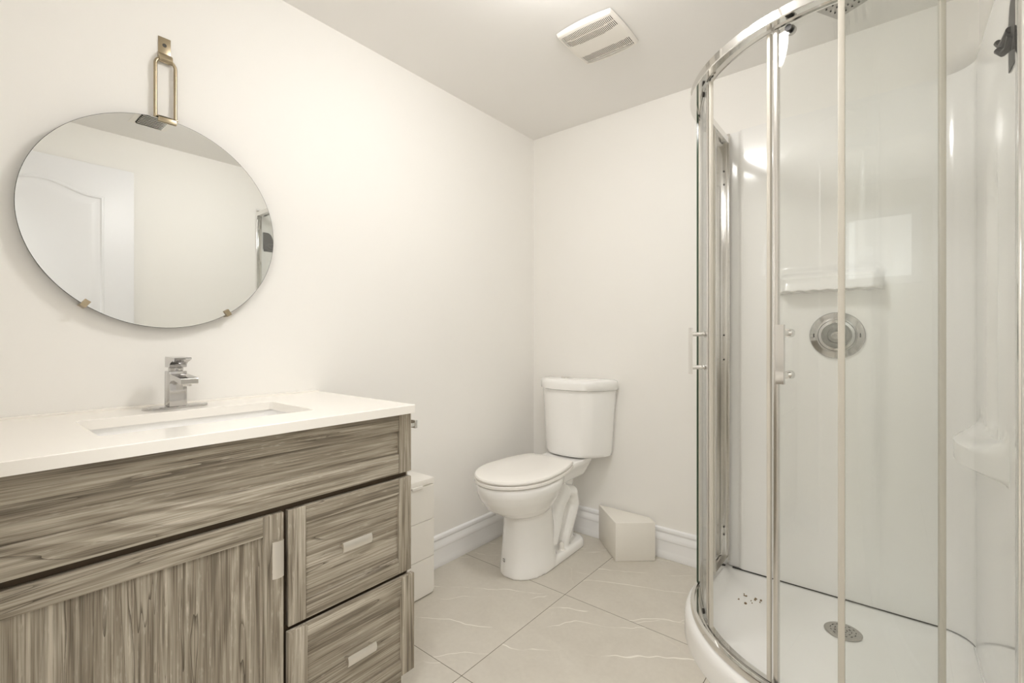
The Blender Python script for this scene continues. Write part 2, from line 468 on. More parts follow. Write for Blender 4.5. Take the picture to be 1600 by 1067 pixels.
def pull(parent, y, z, xf, vert, L=.086, W=.026):
    m = MB()
    a, b = (W/2, L/2)
    prof = [(.0, .0), (.018, .0), (.026, .002), (.029, .006), (.029, .010)]
    if vert:
        m.box(xf-.0005, xf+.020, y-.004, y+.004, z-L/2+.004, z-L/2+.012, .001); m.box(xf-.0005, xf+.020, y-.004, y+.004, z+L/2-.012, z+L/2-.004, .001)
        sec = [(xf+.019, -a*.9), (xf+.022, -a), (xf+.0255, -a*.5), (xf+.0265, 0), (xf+.0255, a*.5), (xf+.022, a), (xf+.019, a*.9), (xf+.0215, 0)]
        m.loft([[(x, y+d, z+zz) for x, d in sec] for zz in (-L/2, L/2)])
    else:
        m.box(xf-.0005, xf+.020, y-L/2+.004, y-L/2+.012, z-.004, z+.004, .001); m.box(xf-.0005, xf+.020, y+L/2-.012, y+L/2-.004, z-.004, z+.004, .001)
        sec = [(xf+.019, -a*.9), (xf+.022, -a), (xf+.0255, -a*.5), (xf+.0265, 0), (xf+.0255, a*.5), (xf+.022, a), (xf+.019, a*.9), (xf+.0215, 0)]
        m.loft([[(x, y+yy, z+d) for x, d in sec] for yy in (-L/2, L/2)])
    o = m.build('handle', M['nickel'], parent, angle=25); o['label'] = 'brushed nickel bar handle'; return o
pull(door, -1.772, .570, .5465, True)
pull(d1, -1.563, .538, .5465, False)
pull(d2, -1.556, .240, .5575, False)

# countertop with sink opening
SX0, SX1, SY0, SY1 = .166, .436, -2.066, -1.612
zt, zb = .887, .8625
m = MB(); bm = m.bm
def rrect(x0, x1, y0, y1, r, z, n=6):
    pts = []
    for cx, cy, a0 in ((x1-r, y1-r, 0), (x0+r, y1-r, 90), (x0+r, y0+r, 180), (x1-r, y0+r, 270)):
        for k in range(n+1):
            a = math.radians(a0+90*k/n); pts.append((cx+r*math.cos(a), cy+r*math.sin(a), z))
    return pts
CX0, CX1, CY0, CY1 = .003, .5715, -2.318, -1.3695
rings = [rrect(SX0, SX1, SY0, SY1, .012, zb), rrect(SX0, SX1, SY0, SY1, .012, zt-.0012), rrect(SX0-.001, SX1+.001, SY0-.001, SY1+.001, .012, zt),
         rrect(CX0+.001, CX1-.0015, CY0+.0015, CY1-.0015, .003, zt), rrect(CX0, CX1, CY0, CY1, .003, zt-.0015), rrect(CX0, CX1, CY0, CY1, .003, zb),
         rrect(SX0, SX1, SY0, SY1, .012, zb)]
m.loft(rings, False, False)
bmesh.ops.remove_doubles(bm, verts=bm.verts, dist=1e-6)
m.box(.0005, .0075, CY0, CY1, zt-.004, zt+.006, .0015)
tag(m.build('countertop', M['quartz'], loc=(.28, -1.84, zb)), 'white quartz countertop with rectangular sink cutout on the vanity', 'countertop')

t = thing('undermount_sink', 'white rectangular undermount sink basin below the countertop', 'sink', (.30, -1.84, .72))
m = MB(); e = .008
rings = [rrect(SX0-e-.012, SX1+e+.012, SY0-e-.012, SY1+e+.012, .03, zb-.0012), rrect(SX0-e, SX1+e, SY0-e, SY1+e, .03, zb-.0012), rrect(SX0-e, SX1+e, SY0-e, SY1+e, .03, zb-.006),
         rrect(SX0+.004, SX1-.004, SY0+.004, SY1-.004, .04, .76), rrect(SX0+.03, SX1-.03, SY0+.03, SY1-.03, .04, .742), rrect(.281, .321, -1.86, -1.82, .0199, .737)]
outer = [rrect(.281-.01, .321+.01, -1.87, -1.81, .0299, .727), rrect(SX0+.02, SX1-.02, SY0+.02, SY1-.02, .04, .732), rrect(SX0-e-.008, SX1+e+.008, SY0-e-.008, SY1+e+.008, .03, .76), rings[0]]
m.loft(rings+outer, False, False)
m.build('basin', M['ceramic'], t, angle=50)
m = MB(); m.lathe([(.021, -.004), (.024, .0), (.02, .004), (.012, .0045), (0, .005)], (.301, -1.84, .7365)); m.build('drain', M['chrome'], t)

# faucet
FX, FY = .087, -1.843
t = thing('faucet', 'chrome square single-lever faucet behind the sink', 'faucet', (FX, FY, zt))
def stadium(L, W, z, sc=1.0):
    pts = []; r = W/2
    for cy, a0 in ((L/2-r, 0), (-L/2+r, 180)):
        for k in range(11):
            a = math.radians(a0+18*k); pts.append((FX+r*sc*math.cos(a), FY+cy+r*sc*math.sin(a), z))
    return pts
m = MB(); m.loft([stadium(.158, .05, zt+.0005), stadium(.158, .05, zt+.004), stadium(.158, .05, zt+.006, .92)]); m.build('base_plate', M['faucet'], t, angle=25)
m = MB()
def sq(hx, hy, z, dx=0.0): return [(FX+dx-hx, FY-hy, z), (FX+dx+hx, FY-hy, z), (FX+dx+hx, FY+hy, z), (FX+dx-hx, FY+hy, z)]
m.loft([sq(.023, .0215, zt+.006), sq(.0225, .021, zt+.105)])
bmesh.ops.bevel(m.bm, geom=list(m.bm.edges), offset=.002, segments=2, affect='EDGES', profile=.5)
m.build('body', M['faucet'], t, angle=25)
m = MB()
prof = [(-.0225, .068), (.018, .068), (.032, .079), (.060, .082), (.115, .074), (.118, .076), (.118, .088), (.112, .091), (.0, .100), (-.0225, .100)]
m.loft([[(FX+x, FY+s*.0205, zt+z) for x, z in prof] for s in (-1, 1)])
m.build('spout', M['faucet'], t, angle=25)
m = MB(); m.cyl((FX+.098, FY, zt+.068), (FX+.098, FY, zt+.080), .0105); m.build('aerator', M['satin'], t)
m = MB(); m.lathe([(.017, 0), (.018, .004), (.018, .010), (.015, .013)], (FX, FY, zt+.104)); m.build('cartridge_collar', M['faucet'], t)
m = MB()
prof = [(-.021, .116), (.020, .116), (.022, .124), (.030, .130), (.062, .139), (.064, .142), (.060, .1445), (-.018, .146), (-.021, .143)]
m.loft([[(FX+x, FY+s*.0205, zt+z) for x, z in prof] for s in (-1, 1)])
m.build('lever', M['faucet'], t, angle=25)

# ------------------------------------------------------------------ round mirror with brass hanger
MY, MZ, MR = -1.851, 1.421, .3055
t = thing('round_mirror', 'round frameless mirror above the faucet on the left wall', 'mirror', (.028, MY, MZ))
m = MB(); ring = [(math.cos(2*PI*k/160)*(MR-.001), math.sin(2*PI*k/160)*(MR-.001)) for k in range(160)]
m.loft([[(x, MY+a, MZ+b) for a, b in ring] for x in (.0299, .0302)])
o = m.build('mirror_glass', M['mirror'], t, smooth=False)
m = MB(); m.lathe([(MR-.0012, .0298), (MR, .0295), (MR, .0255), (0, .0252)], (0, MY, MZ), 'x', 128); m.build('mirror_back', M['mirroredge'], t)

t = thing('mirror_hanger', 'brass loop hanger screwed to the wall above the round mirror', 'hanger', (.0, -1.849, 1.95))
HY = -1.8485
m = MB()
m.box(.0005, .003, HY-.0155, HY+.0155, 1.915, 1.978, .0008)
prof = [(.003, 1.930), (.0165, 1.921), (.0195, 1.915), (.0195, 1.906), (.016, 1.9), (.010, 1.899), (.004, 1.904), (.0005, 1.912), (.0005, 1.93)]
m.loft([[(x, HY+s*.0165, z) for x, z in prof] for s in (-1, 1)])
m.build('wall_plate', M['brass'], t, angle=30)
m = MB(); m.lathe([(.0055, 0), (.005, .0015), (.002, .0016), (.0015, .0008), (0, .0008)], (.003, HY, 1.955), 'x', 20); m.build('screw', M['rubber'], t)
m = MB(); path = []
r = .022; hw = .0245; zt2 = 1.915; zb2 = 1.716
for k in range(13):
    a = PI*k/12; 
path = [(.012, HY-hw, zb2)]+[(.012, HY-hw, z) for z in (1.78, 1.85)]
for k in range(9):
    a = PI-PI/2*k/8; path.append((.012, HY-hw+r+r*math.cos(a), zt2-r-.004+r*math.sin(a)))
for k in range(9):
    a = PI/2-PI/2*k/8; path.append((.012, HY+hw-r+r*math.cos(a), zt2-r-.004+r*math.sin(a)))
path += [(.012, HY+hw, z) for z in (1.85, 1.78, zb2)]
m.tube(path, .0047, 14); m.build('loop', M['brass'], t)
m = MB(); m.box(.007, .0345, HY-.026, HY+.026, 1.7285, 1.7325, .0008); m.box(.0316, .0345, HY-.0225, HY+.0225, 1.7155, 1.7325, .0008)
m.build('top_clip', M['brass'], t, angle=30)
for i, (yy, sgn, lab) in enumerate(((-2.031, -1, 'small brass mirror clip at the lower left edge of the round mirror'), (-1.687, 1, 'small brass mirror clip at the lower right edge of the round mirror'))):
    t = thing('mirror_clip', lab, 'clip', (.0, yy, MZ-MR*.82), 0, 'brass clips under the round mirror')
    ang = math.atan2(-1, (yy-MY)/.25) if True else 0
    d = Vector((0, yy-MY, -math.sqrt(max(0, MR*MR-(yy-MY)**2)))).normalized()
    P = Vector((0, MY, MZ))+d*MR; tg = Vector((0, -d.z, d.y))
    m = MB()
    sec = [P+d*.0025, P+d*.010, ]
    def blk(x0, x1, a0, a1, hw, mm):
        ring = []
        pts = [(x0, a0), (x1, a0), (x1, a1), (x0, a1)]
        mm.loft([[P+d*a+tg*s*hw+Vector((x, 0, 0)) for x, a in pts] for s in (-1, 1)])
    blk(.0005, .037, .001, .006, .007, m); m.build('post', M['brass'], t, smooth=False)
    m = MB(); blk(.0315, .037, -.014, .001, .007, m); m.build('claw', M['brass'], t, smooth=False)

# ------------------------------------------------------------------ towel bar bracket on vanity side
t = thing('towel_bar', 'small chrome towel bar on the right side of the vanity', 'towel bar', (.4, VYR, .80))
for x in (.50, .15):
    m = MB(); m.box(x-.011, x+.011, VYR+.0005, VYR+.005, .795, .829, .001); m.build('mounting_plate', M['chrome'], t, angle=30)
m = MB()
for x in (.50, .15): m.box(x-.006, x+.006, VYR+.004, VYR+.052, .806, .818, .001)
m.box(.144, .508, VYR+.046, VYR+.056, .800, .826, .002); m.build('bar', M['chrome'], t, angle=30)

# ------------------------------------------------------------------ slim white cabinet between vanity and toilet
t = thing('slim_cabinet', 'slim white storage cabinet with flip lid between vanity and toilet', 'cabinet', (.09, -1.1, 0))
bx0, bx1, by0, by1 = .022, .1615, -1.325, -.935
m = MB(); m.box(bx0, bx1-.004, by0, by1-.001, .004, .464, .001)
m.build('body', M['melamine'], t, angle=30)
for z0, z1 in ((.006, .160), (.1625, .318), (.3205, .462)):
    m = MB()
    if z0 < .01:
        pts = [(by0, z0), (by1-.014, z0), (by1-.001, z0+.012), (by1-.001, z1), (by0, z1)]
        m.loft([[(x, y, z) for y, z in pts] for x in (bx1-.004, bx1)])
    else: m.box(bx1-.004, bx1, by0, by1-.001, z0, z1, .0008)
    m.build('front_panel', M['melamine'], t, smooth=False)
m = MB(); m.box(bx0, bx1, by0, by1, .469, .4925, .0012); m.build('lid', M['melamine'], t, angle=30)
m = MB(); m.box(bx1-.006, bx1+.006, -1.055, -1.0, .4605, .4715, .0015); m.build('pull_tab', M['melamine'], t, angle=30)

# ------------------------------------------------------------------ white boxed-in pipe corner
pts = [(.452, -.019), (.640, -.197), (.787, -.068), (.739, -.019)]
m = MB(); m.prism(pts, .001, .187); bmesh.ops.bevel(m.bm, geom=list(m.bm.edges), offset=.0015, segments=2, affect='EDGES', profile=.5)
tag(m.build('pipe_box', M['boxpaint'], loc=(.63, -.1, 0)), 'low white angular box on the floor against the back wall, right of the toilet', 'box')

# ------------------------------------------------------------------ toilet
TX, TTH = .315, -2.0
t = thing('toilet', 'white two-piece toilet with closed lid in the back left corner', 'toilet', (TX, -.017, 0), math.radians(-TTH))
def L(a, b, z): return Vector((a, -b, z))
def oval(bc, hl, hw, z, n=48, e=2.0, back=None):
    pts = []
    for k in range(n):
        th = 2*PI*k/n; c, s = math.cos(th), math.sin(th)
        a = hw*math.copysign(abs(s)**(2/e), s); b = hl*math.copysign(abs(c)**(2/e), c)
        if back is not None and b < 0: b *= back/hl
        pts.append(L(a, bc+b, z))
    return pts
def rbox(b0, b1, hw, z, r=.03, n=5):
    pts = []
    for ca, cb, a0 in ((hw-r, b1-r, 0), (-hw+r, b1-r, 90), (-hw+r, b0+r, 180), (hw-r, b0+r, 270)):
        for k in range(n+1):
            a = math.radians(a0+90*k/n); pts.append(L(ca+r*math.cos(a), cb+r*math.sin(a), z))
    return pts
m = MB()
# pedestal front
m.loft([oval(.44, .195, .118, .0, e=2.3, back=.10), oval(.44, .193, .117, .03, e=2.3, back=.10), oval(.44, .183, .109, .12, e=2.3, back=.08), oval(.44, .175, .103, .22, e=2.3, back=.08), oval(.45, .17, .102, .30, e=2.3, back=.08)])
# rear web and foot flange
m.loft([rbox(.13, .48, .062, z, .03) for z in (.0, .38)])
m.loft([rbox(.085, .47, .118, .0, .07), rbox(.085, .47, .116, .028, .07), rbox(.095, .47, .106, .042, .06)])
# bowl
m.loft([oval(.50, .10, .085, .262), oval(.515, .15, .112, .287), oval(.53, .197, .145, .325), oval(.535, .228, .169, .37), oval(.535, .244, .182, .405), oval(.535, .247, .184, .43), oval(.535, .241, .179, .442)])
# deck under tank
m.loft([rbox(.05, .42, .085, .36, .04), rbox(.03, .42, .105, .405, .04), rbox(.03, .40, .125, .44, .04), rbox(.03, .36, .122, .457, .04)])
# trapway on both sides
for s in (-1, 1):
    m.tube([L(s*.085, .40, .10), L(s*.078, .36, .17), L(s*.072, .32, .26), L(s*.07, .26, .315), L(s*.07, .205, .295), L(s*.07, .185, .23), L(s*.07, .22, .16), L(s*.07, .26, .09), L(s*.065, .27, .03)], [.030, .034, .038, .042, .044, .042, .038, .035, .035], 14)
bowl = m.build('bowl', M['ceramic'], t, local=True, remesh=(.006, 7), angle=80)
for s in (-1, 1):
    m = MB(); m.lathe([(.016, 0), (.016, .004), (.0125, .008), (.011, .034), (.008, .039), (0, .04)], L(s*.088, .315, .0405)); m.build('bolt_cap', M['seat'], t, local=True)
def seat_outline(off, z, n=56):
    pts = []; bw, bf, bb, hw = .555, .785-off, .262+off*.5, .181-off
    for k in range(n):
        th = 2*PI*k/n; c, s = math.cos(th), math.sin(th)
        if c >= 0: a, b = hw*s, bw+(bf-bw)*c
        else:
            u = min(1, -c*1.25); b = bw-(bw-bb)*min(1, abs(c)*1.0)**.8
            q = (bw-b)/(bw-bb); lim = hw*math.sqrt(1-.5*q*q); a = math.copysign(min(abs(hw*s*1.0)*(1+1.1*q), lim), s) if q < .999 else 0
        pts.append(L(a, b, z))
    return pts
m = MB(); m.loft([seat_outline(.004, .4458), seat_outline(.0, .448), seat_outline(.0, .458), seat_outline(.004, .461)]); m.build('seat', M['seat'], t, local=True, angle=40)
m = MB(); m.loft([seat_outline(.006, .4648), seat_outline(.001, .4665), seat_outline(.0, .473), seat_outline(.004, .479), seat_outline(.02, .4825), seat_outline(.10, .4845)]); m.build('lid', M['seat'], t, local=True, angle=40)
for s in (-1, 1):
    m = MB(); m.cyl(L(s*.055, .262, .466), L(s*.095, .262, .466), .010); m.build('hinge', M['seat'], t, local=True)
TOF = .026
def tank_sec(hw, d0, df, z):
    pts = []
    N = 28; bs = d0+.022
    for k in range(N+1):                       # bowed D-shaped front from right to left
        th = PI*k/N; u = math.copysign(abs(math.cos(th))**.8, math.cos(th))
        pts.append(L(TOF+hw*u, bs+(df-bs)*max(0, 1-abs(u)**2.6)**.6, z))
    pts.append(L(TOF-hw, d0+.004, z))
    for k in range(5): pts.append(L(TOF-hw+.006+(2*hw-.012)*k/4, d0, z))
    pts.append(L(TOF+hw, d0+.004, z))
    return pts
m = MB()
m.loft([tank_sec(.168, .012, .165, .4625), tank_sec(.186, .006, .178, .467), tank_sec(.191, .004, .183, .485), tank_sec(.205, .003, .190, .70), tank_sec(.212, .002, .192, .812)])
m.build('tank', M['ceramic'], t, local=True, angle=60)
m = MB()
m.loft([tank_sec(.216, .002, .196, .8135), tank_sec(.223, .001, .205, .818), tank_sec(.224, .001, .206, .850), tank_sec(.220, .003, .202, .862), tank_sec(.206, .012, .19, .868), tank_sec(.12, .05, .13, .871)])
m.build('tank_lid', M['ceramic'], t, local=True, angle=60)
m = MB(); m.lathe([(.026, 0), (.026, .004), (.022, .007), (.0, .008)], L(TOF-.04, .10, .8705)); m.build('flush_button', M['chrome'], t, local=True)
# small printed mark on the pedestal
m = MB(); m.box(-.005, .005, -.0006, .0006, -.006, .006); m.box(-.0028, .003, -.0012, -.0005, -.003, .003, mi=1); m.box(.003, .006, -.0009, .0009, -.009, -.004, mi=0)
mk = m.build('printed_mark', [M['mark'], M['ceramic']], t, local=True, smooth=False)
mk.location = L(-.030, .6285, .075); mk.rotation_euler = (math.radians(-5), 0, math.radians(-9))

# ------------------------------------------------------------------ shower
ACX, ACY = 1.58, -.333            # centre of the neo-round arc
def pan_loop(R, ins, z, zwall=None, na=28, nf=5):
    zw = z if zwall is None else zwall
    pts = []
    n1 = 6
    for k in range(n1): pts.append((ACX-R, -ins+(ACY+ins)*(k/n1 if k != 1 else .125), z if k > 1 else min(z, zw)))
    for k in range(na+1):
        a = PI/2*k/na; pts.append((ACX-R*math.cos(a), ACY-R*math.sin(a), z))
    n2 = 4
    for k in range(1, n2+1): pts.append((ACX+(WX-.001-ins-ACX)*(k/n2 if k != n2-1 else .96), ACY-R, z if k < n2-1 else min(z, zw)))
    fr = .07
    for k in range(1, 4): pts.append((WX-.001-ins, ACY-R+(-ins-fr-ACY+R)*k/3.0, min(z, zw)))
    for k in range(1, nf+1):
        a = PI/2*k/nf; pts.append((WX-.001-ins-fr+fr*math.cos(a), -ins-fr+fr*math.sin(a), min(z, zw)))
    n3 = 6
    for k in range(1, n3): pts.append((WX-.001-ins-fr+(ACX-R-(WX-.001-ins-fr))*k/n3, -ins, min(z, zw)))
    return pts
t = thing('shower_pan', 'white acrylic curved shower base in the right corner', 'shower base', (1.5, -.4, 0))
m = MB()
zw = .058
m.loft([pan_loop(.532, .002, .0005), pan_loop(.532, .002, .058, zw), pan_loop(.529, .002, .074, zw), pan_loop(.522, .002, .084, zw), pan_loop(.512, .002, .089, zw), pan_loop(.470, .002, .090, zw),
        pan_loop(.458, .030, .087, zw), pan_loop(.448, .045, .070, zw-.002), pan_loop(.430, .060, .050, .050), pan_loop(.36, .11, .041, .041), pan_loop(.2, .25, .035, .035)], True, True)
bmesh.ops.remove_doubles(m.bm, verts=m.bm.verts, dist=1e-5)
m.build('base', M['acrylic'], t, angle=50)
DRX, DRY = 1.545, -.232
m = MB(); m.lathe([(.056, .0), (.057, .002), (.053, .0045), (.0, .0045)], (DRX, DRY, .0365), seg=48); dn = m.build('drain', M['steel'], t, angle=30)
m = MB()
for ring, n in ((.012, 5), (.025, 9), (.038, 13)):
    for k in range(n):
        a = 2*PI*k/n+ring*30; x, y = DRX+ring*math.cos(a), DRY+ring*math.sin(a)
        m.tube([(x-.0035*math.sin(a), y+.0035*math.cos(a), .0412), (x+.0035*math.sin(a), y-.0035*math.cos(a), .0412)], .0012, 6)
m.build('drain_slots', M['dark'], dn, smooth=False)
random.seed(8)
for k in range(13):
    x, y = 1.235+random.uniform(-.05, .075), -.235+random.uniform(-.04, .04)
    r = random.choice((.002, .003, .004, .006)); n = 9
    m = MB(); m.prism([(x+r*random.uniform(.6, 1.2)*math.cos(2*PI*i/n), y+1.3*r*random.uniform(.5, 1.1)*math.sin(2*PI*i/n)) for i in range(n)], .0395, .0432)
    ru = m.build('rust_spot', M['rust'], t, smooth=False); ru['label'] = 'brown stain speck'

# surround: one moulded sheet, a height field along back wall, corner and right wall
SY = -.030; FR = .085; XS = 1.108; YE = -.838
SL1 = WX-FR-XS; SLC = FR*PI/2; SL2 = (SY-FR)-YE
def surr(s):
    if s < SL1: return Vector((XS+s, SY, 0)), Vector((0, -1, 0))
    if s < SL1+SLC:
        a = (s-SL1)/FR; return Vector((WX-FR+FR*math.sin(a), SY-FR+FR*math.cos(a), 0)), Vector((-math.sin(a), -math.cos(a), 0))
    return Vector((WX, SY-FR-(s-SL1-SLC), 0)), Vector((-1, 0, 0))
def sst(a, b, x):
    t_ = min(1, max(0, (x-a)/(b-a))); return t_*t_*(3-2*t_)
def hgt(s, z):
    h = 0.0
    x = XS+s
    if s < SL1:
        # flange strip on the left edge, then a shallow step
        h += -.014*(1-sst(1.150, 1.166, x))
        # centre column below the shelf
        col = sst(1.27, 1.33, x)*(1-sst(1.615, 1.675, x))
        h += .016*col*(1-sst(1.28, 1.30, z))*sst(.12, .62, z)
        # moulded shelf with scalloped lower lip
        ex = sst(1.300, 1.345, x)*(1-sst(1.625, 1.66, x))
        lip = 1.268+.004*abs(math.sin((x-1.32)*PI/.048))
        if z > lip: h += (.072*ex)*(1-sst(1.325, 1.375, z)**.7)*sst(lip-.0001, lip+.004, z)
        # recess above the shelf
        rec = sst(1.265-.05*sst(1.3, 1.6, 1.6-(z-1.3)), 1.31, x)*(1-sst(1.63, 1.69, x))
        h += -.010*rec*sst(1.335, 1.36, z)*(1-sst(1.60, 1.86, z))
    y = surr(s)[0].y
    if s > SL1+SLC*.8:
        # soap shelf bulging from the right wall, fluted column above it
        u = (y+.42)/.235
        if abs(u) < 1:
            dep = .078*(1-u*u)**.75
            h += dep*sst(.722, .742, z)*(1-sst(.792, .812+.045*u*u, z))
        v = (y+.41)/.10
        if abs(v) < 1: h += -.016*(1-v*v)**2*sst(.80, .86, z)*(1-sst(1.42, 1.62, z))
    return h
m = MB(); bm = m.bm
svals = []
s = 0.0
while s < SL1+SLC+SL2-1e-6:
    svals.append(s); s += .006
svals.append(SL1+SLC+SL2)
z0s, z1s = .062, 2.010
zv = set()
z = z0s
while z < z1s: zv.add(round(z, 4)); z += .02
for lo, hi in ((1.262, 1.278), (1.326, 1.356), (.66, .83)):
    z = lo
    while z < hi: zv.add(round(z, 4)); z += (.001 if 1 < lo < 1.3 else .002 if lo > 1 else .006)
zv.add(z1s); zv = sorted(zv)
def sp(s, z, extra=0.0):
    p, n = surr(s); q = p+n*(hgt(s, z)+extra); q.z = z; return q
G = [[bm.verts.new(sp(s, z)) for z in zv] for s in svals]
for i in range(len(svals)-1):
    for j in range(len(zv)-1): bm.faces.new((G[i][j], G[i+1][j], G[i+1][j+1], G[i][j+1]))
# rolled flange back to the wall along top, left and front end
top = [g[-1] for g in G]
tb = [bm.verts.new(v.co+(-surr(s)[1])*max(.002, (.026 if s < SL1 else .012)+hgt(s, z1s)*1.0)+Vector((0, 0, .004))) for v, s in zip(top, svals)]
for i in range(len(top)-1): bm.faces.new((top[i], top[i+1], tb[i+1], tb[i]))
lf = [bm.verts.new((XS-.002, -.003, z)) for z in zv]
for j in range(len(zv)-1): bm.faces.new((G[0][j], G[0][j+1], lf[j+1], lf[j]))
en = [bm.verts.new((WR-.002, YE-.002, z)) for z in zv]
for j in range(len(zv)-1): bm.faces.new((G[-1][j], G[-1][j+1], en[j+1], en[j]))
t = thing('shower_surround', 'glossy white moulded shower wall surround with soap shelves', 'shower surround', (1.5, -.02, .06))
m.box(WX-.006, WX+.012, YE, SY-FR*.9, .0584, .0640, .001)
m.build('wall_panel', M['acrylic'], t, angle=40)
m = MB(); m.box(1.8485, 1.8515, SY-.0035, SY-.0005, .064, 2.009, .001); m.build('panel_seam', M['seal'], t, smooth=False)
m = MB(); m.box(XS+.02, WX-FR, SY-.0015, SY+.004, .0595, .0635); m.build('bottom_gap', M['black'], t, smooth=False)

# mixing valve without handle
VXc, VZc, VYc = 1.513, 1.097, SY-.0168
t = thing('shower_valve', 'round chrome shower valve trim plate without handle below the shelf', 'valve', (VXc, VYc, VZc))
m = MB(); m.lathe([(.091, .0), (.091, .004), (.088, .008), (.070, .013), (.066, .014)], (VXc, VYc+.0, VZc), 'y', 64); m.build('escutcheon', M['faucet'], t, angle=25)
m = MB(); m.lathe([(.067, .013), (.066, .016), (.062, .0165), (.060, .0145), (.060, .0135)], (VXc, VYc, VZc), 'y', 64); m.build('inner_ring', M['faucet'], t, angle=25)
m = MB(); m.lathe([(.0605, .0136), (.045, .0142), (.044, .017), (.030, .0175), (.028, .022), (.0, .022)], (VXc, VYc, VZc), 'y', 64); m.build('disc', M['valvedisc'], t, angle=25)
m = MB(); m.lathe([(.016, .021), (.0155, .035), (.013, .038), (.006, .038), (.005, .030), (.0, .030)], (VXc, VYc, VZc), 'y', 32); m.build('valve_stem', M['faucet'], t, angle=25)
for sx in (-1, 1):
    m = MB(); m.box(VXc+sx*.075-.0015, VXc+sx*.075+.0015, VYc-.0135, VYc-.0105, VZc-.008, VZc+.008); m.build('screw_slot', M['dark'], t, smooth=False)

# rain shower head on its arm from the back wall
HZ = 2.13
t = thing('overhead_shower', 'square steel rain shower plate on an arm high in the shower', 'shower', (1.56, 0, HZ))
u = Vector((-.497, -.868, 0)); v = Vector((.868, -.497, 0)); c0 = Vector((1.541, -.413, HZ)); LH = .2
mx = Matrix(((u.x, v.x, 0, c0.x), (u.y, v.y, 0, c0.y), (0, 0, 1, c0.z), (0, 0, 0, 1)))
m = MB(); m.box(0, LH, 0, LH, 0, .008, .0015, mat=mx); pl = m.build('rain_plate', M['steel'], t, angle=30)
m = MB()
for i in range(9):
    for j in range(9):
        if (i in (3, 5) and j in (3, 5)): continue
        p = mx @ Vector((.02+.02*i, .02+.02*j, 0)); m.cyl(p+Vector((0, 0, .001)), p-Vector((0, 0, .0022)), .0026, 8)
m.build('nozzles', M['black'], pl)
cc = mx @ Vector((LH/2, LH/2, 0))
m = MB(); m.lathe([(.022, .007), (.022, .016), (.014, .022), (.014, .04), (.011, .045)], cc); m.build('swivel', M['chrome'], t)
m = MB(); m.tube([(WR-.004, cc.y, 2.218), (WR-.1, cc.y, 2.217), (cc.x+.07, cc.y, 2.212), (cc.x+.025, cc.y, 2.204), (cc.x+.005, cc.y, 2.190), (cc.x, cc.y, 2.170)], .011, 14); m.build('arm', M['chrome'], t)
m = MB(); rr = [(.032, .0005), (.031, .006), (.016, .012), (.0112, .013)]
m.loft([[(WR-h, cc.y+r*math.cos(2*PI*k/32), 2.218+r*math.sin(2*PI*k/32)) for k in range(32)] for r, h in rr]); m.build('flange', M['chrome'], t)

# black adhesive hook on the right shower wall
t = thing('adhesive_hook', 'black double hook stuck high on the right shower wall', 'hook', (WX, -.735, 1.77))
m = MB(); m.box(WX-.003, WX-.0005, -.795, -.665, 1.715, 1.80, .001, mat=None); m.build('backing_plate', M['rubber'], t, angle=30)
m = MB()
pr = [(-.80, 1.730), (-.770, 1.725), (-.735, 1.745), (-.728, 1.79), (-.745, 1.835), (-.765, 1.85), (-.80, 1.85)]
m.loft([[(x, y, z) for y, z in pr] for x in (WX-.012, WX-.003)]); m.build('blade', M['black'], t, smooth=False)
m = MB()
m.tube([(WX-.011, -.775, 1.755), (WX-.014, -.755, 1.738), (WX-.021, -.735, 1.738), (WX-.028, -.722, 1.752)], [.010, .009, .008, .007], 10); m.build('prong', M['black'], t); m = MB()
m.tube([(WX-.011, -.760, 1.775), (WX-.016, -.735, 1.766), (WX-.019, -.708, 1.766), (WX-.025, -.696, 1.782)], [.010, .009, .008, .007], 10)
m.build('prong', M['black'], t)

# enclosure: rails, jambs, two fixed panels, two curved sliding doors
t = thing('shower_enclosure', 'curved glass shower enclosure with chrome rails and two sliding doors', 'shower enclosure', (1.5, -.4, .09))
RD, RF = .475, .503
def rail_path(R, n=40):
    p = [(ACX-R, -.032), (ACX-R, -.12), (ACX-R, -.22)]
    p += [(ACX-R*math.cos(PI/2*k/n), ACY-R*math.sin(PI/2*k/n)) for k in range(n+1)]
    p += [(1.68, ACY-R), (1.78, ACY-R), (WX-.014, ACY-R)]
    return p
def rail(name, prof):
    m = MB(); A = {r: rail_path(r) for r in {q[0] for q in prof}}
    n = len(next(iter(A.values())))
    m.loft([[(A[r][i][0], A[r][i][1], z) for r, z in prof] for i in range(n)])
    return m.build(name, M['chrome'], t, angle=25)
rail('top_rail', [(.511, 1.957), (.513, 1.960), (.513, 1.985), (.510, 1.988), (.466, 1.988), (.464, 1.985), (.464, 1.957), (.470, 1.957), (.470, 1.966), (.490, 1.966), (.490, 1.957)])
rail('bottom_rail', [(.511, .0905), (.512, .100), (.508, .112), (.498, .114), (.497, .104), (.484, .104), (.483, .112), (.466, .112), (.465, .0905)])
m = MB(); m.box(ACX-.520, XS-.003, SY-.004, -.0025, .0915, 2.002, .002); m.box(XS-.0035, ACX-.462, SY-.012, SY-.0015, .0915, 2.002, .001)
jb = m.build('wall_jamb', M['satin'], t, angle=30)
for zz in (.20, .235, .99, 1.10, 1.78, 1.84):
    m = MB(); m.cyl((ACX-.487, SY-.004, zz), (ACX-.487, SY-.0065, zz), .0038, 10); m.build('screw', M['rubber'], jb)
m = MB(); m.box(WX-.013, WX-.001, ACY-.513, ACY-.478, .0915, 2.0, .002); m.build('wall_jamb', M['chrome'], t, angle=30)
m = MB(); m.box(ACX-RF-.003, ACX-RF+.003, -.352, SY-.004, .105, 1.962); g = m.build('fixed_panel', M['glass'], t, smooth=False)
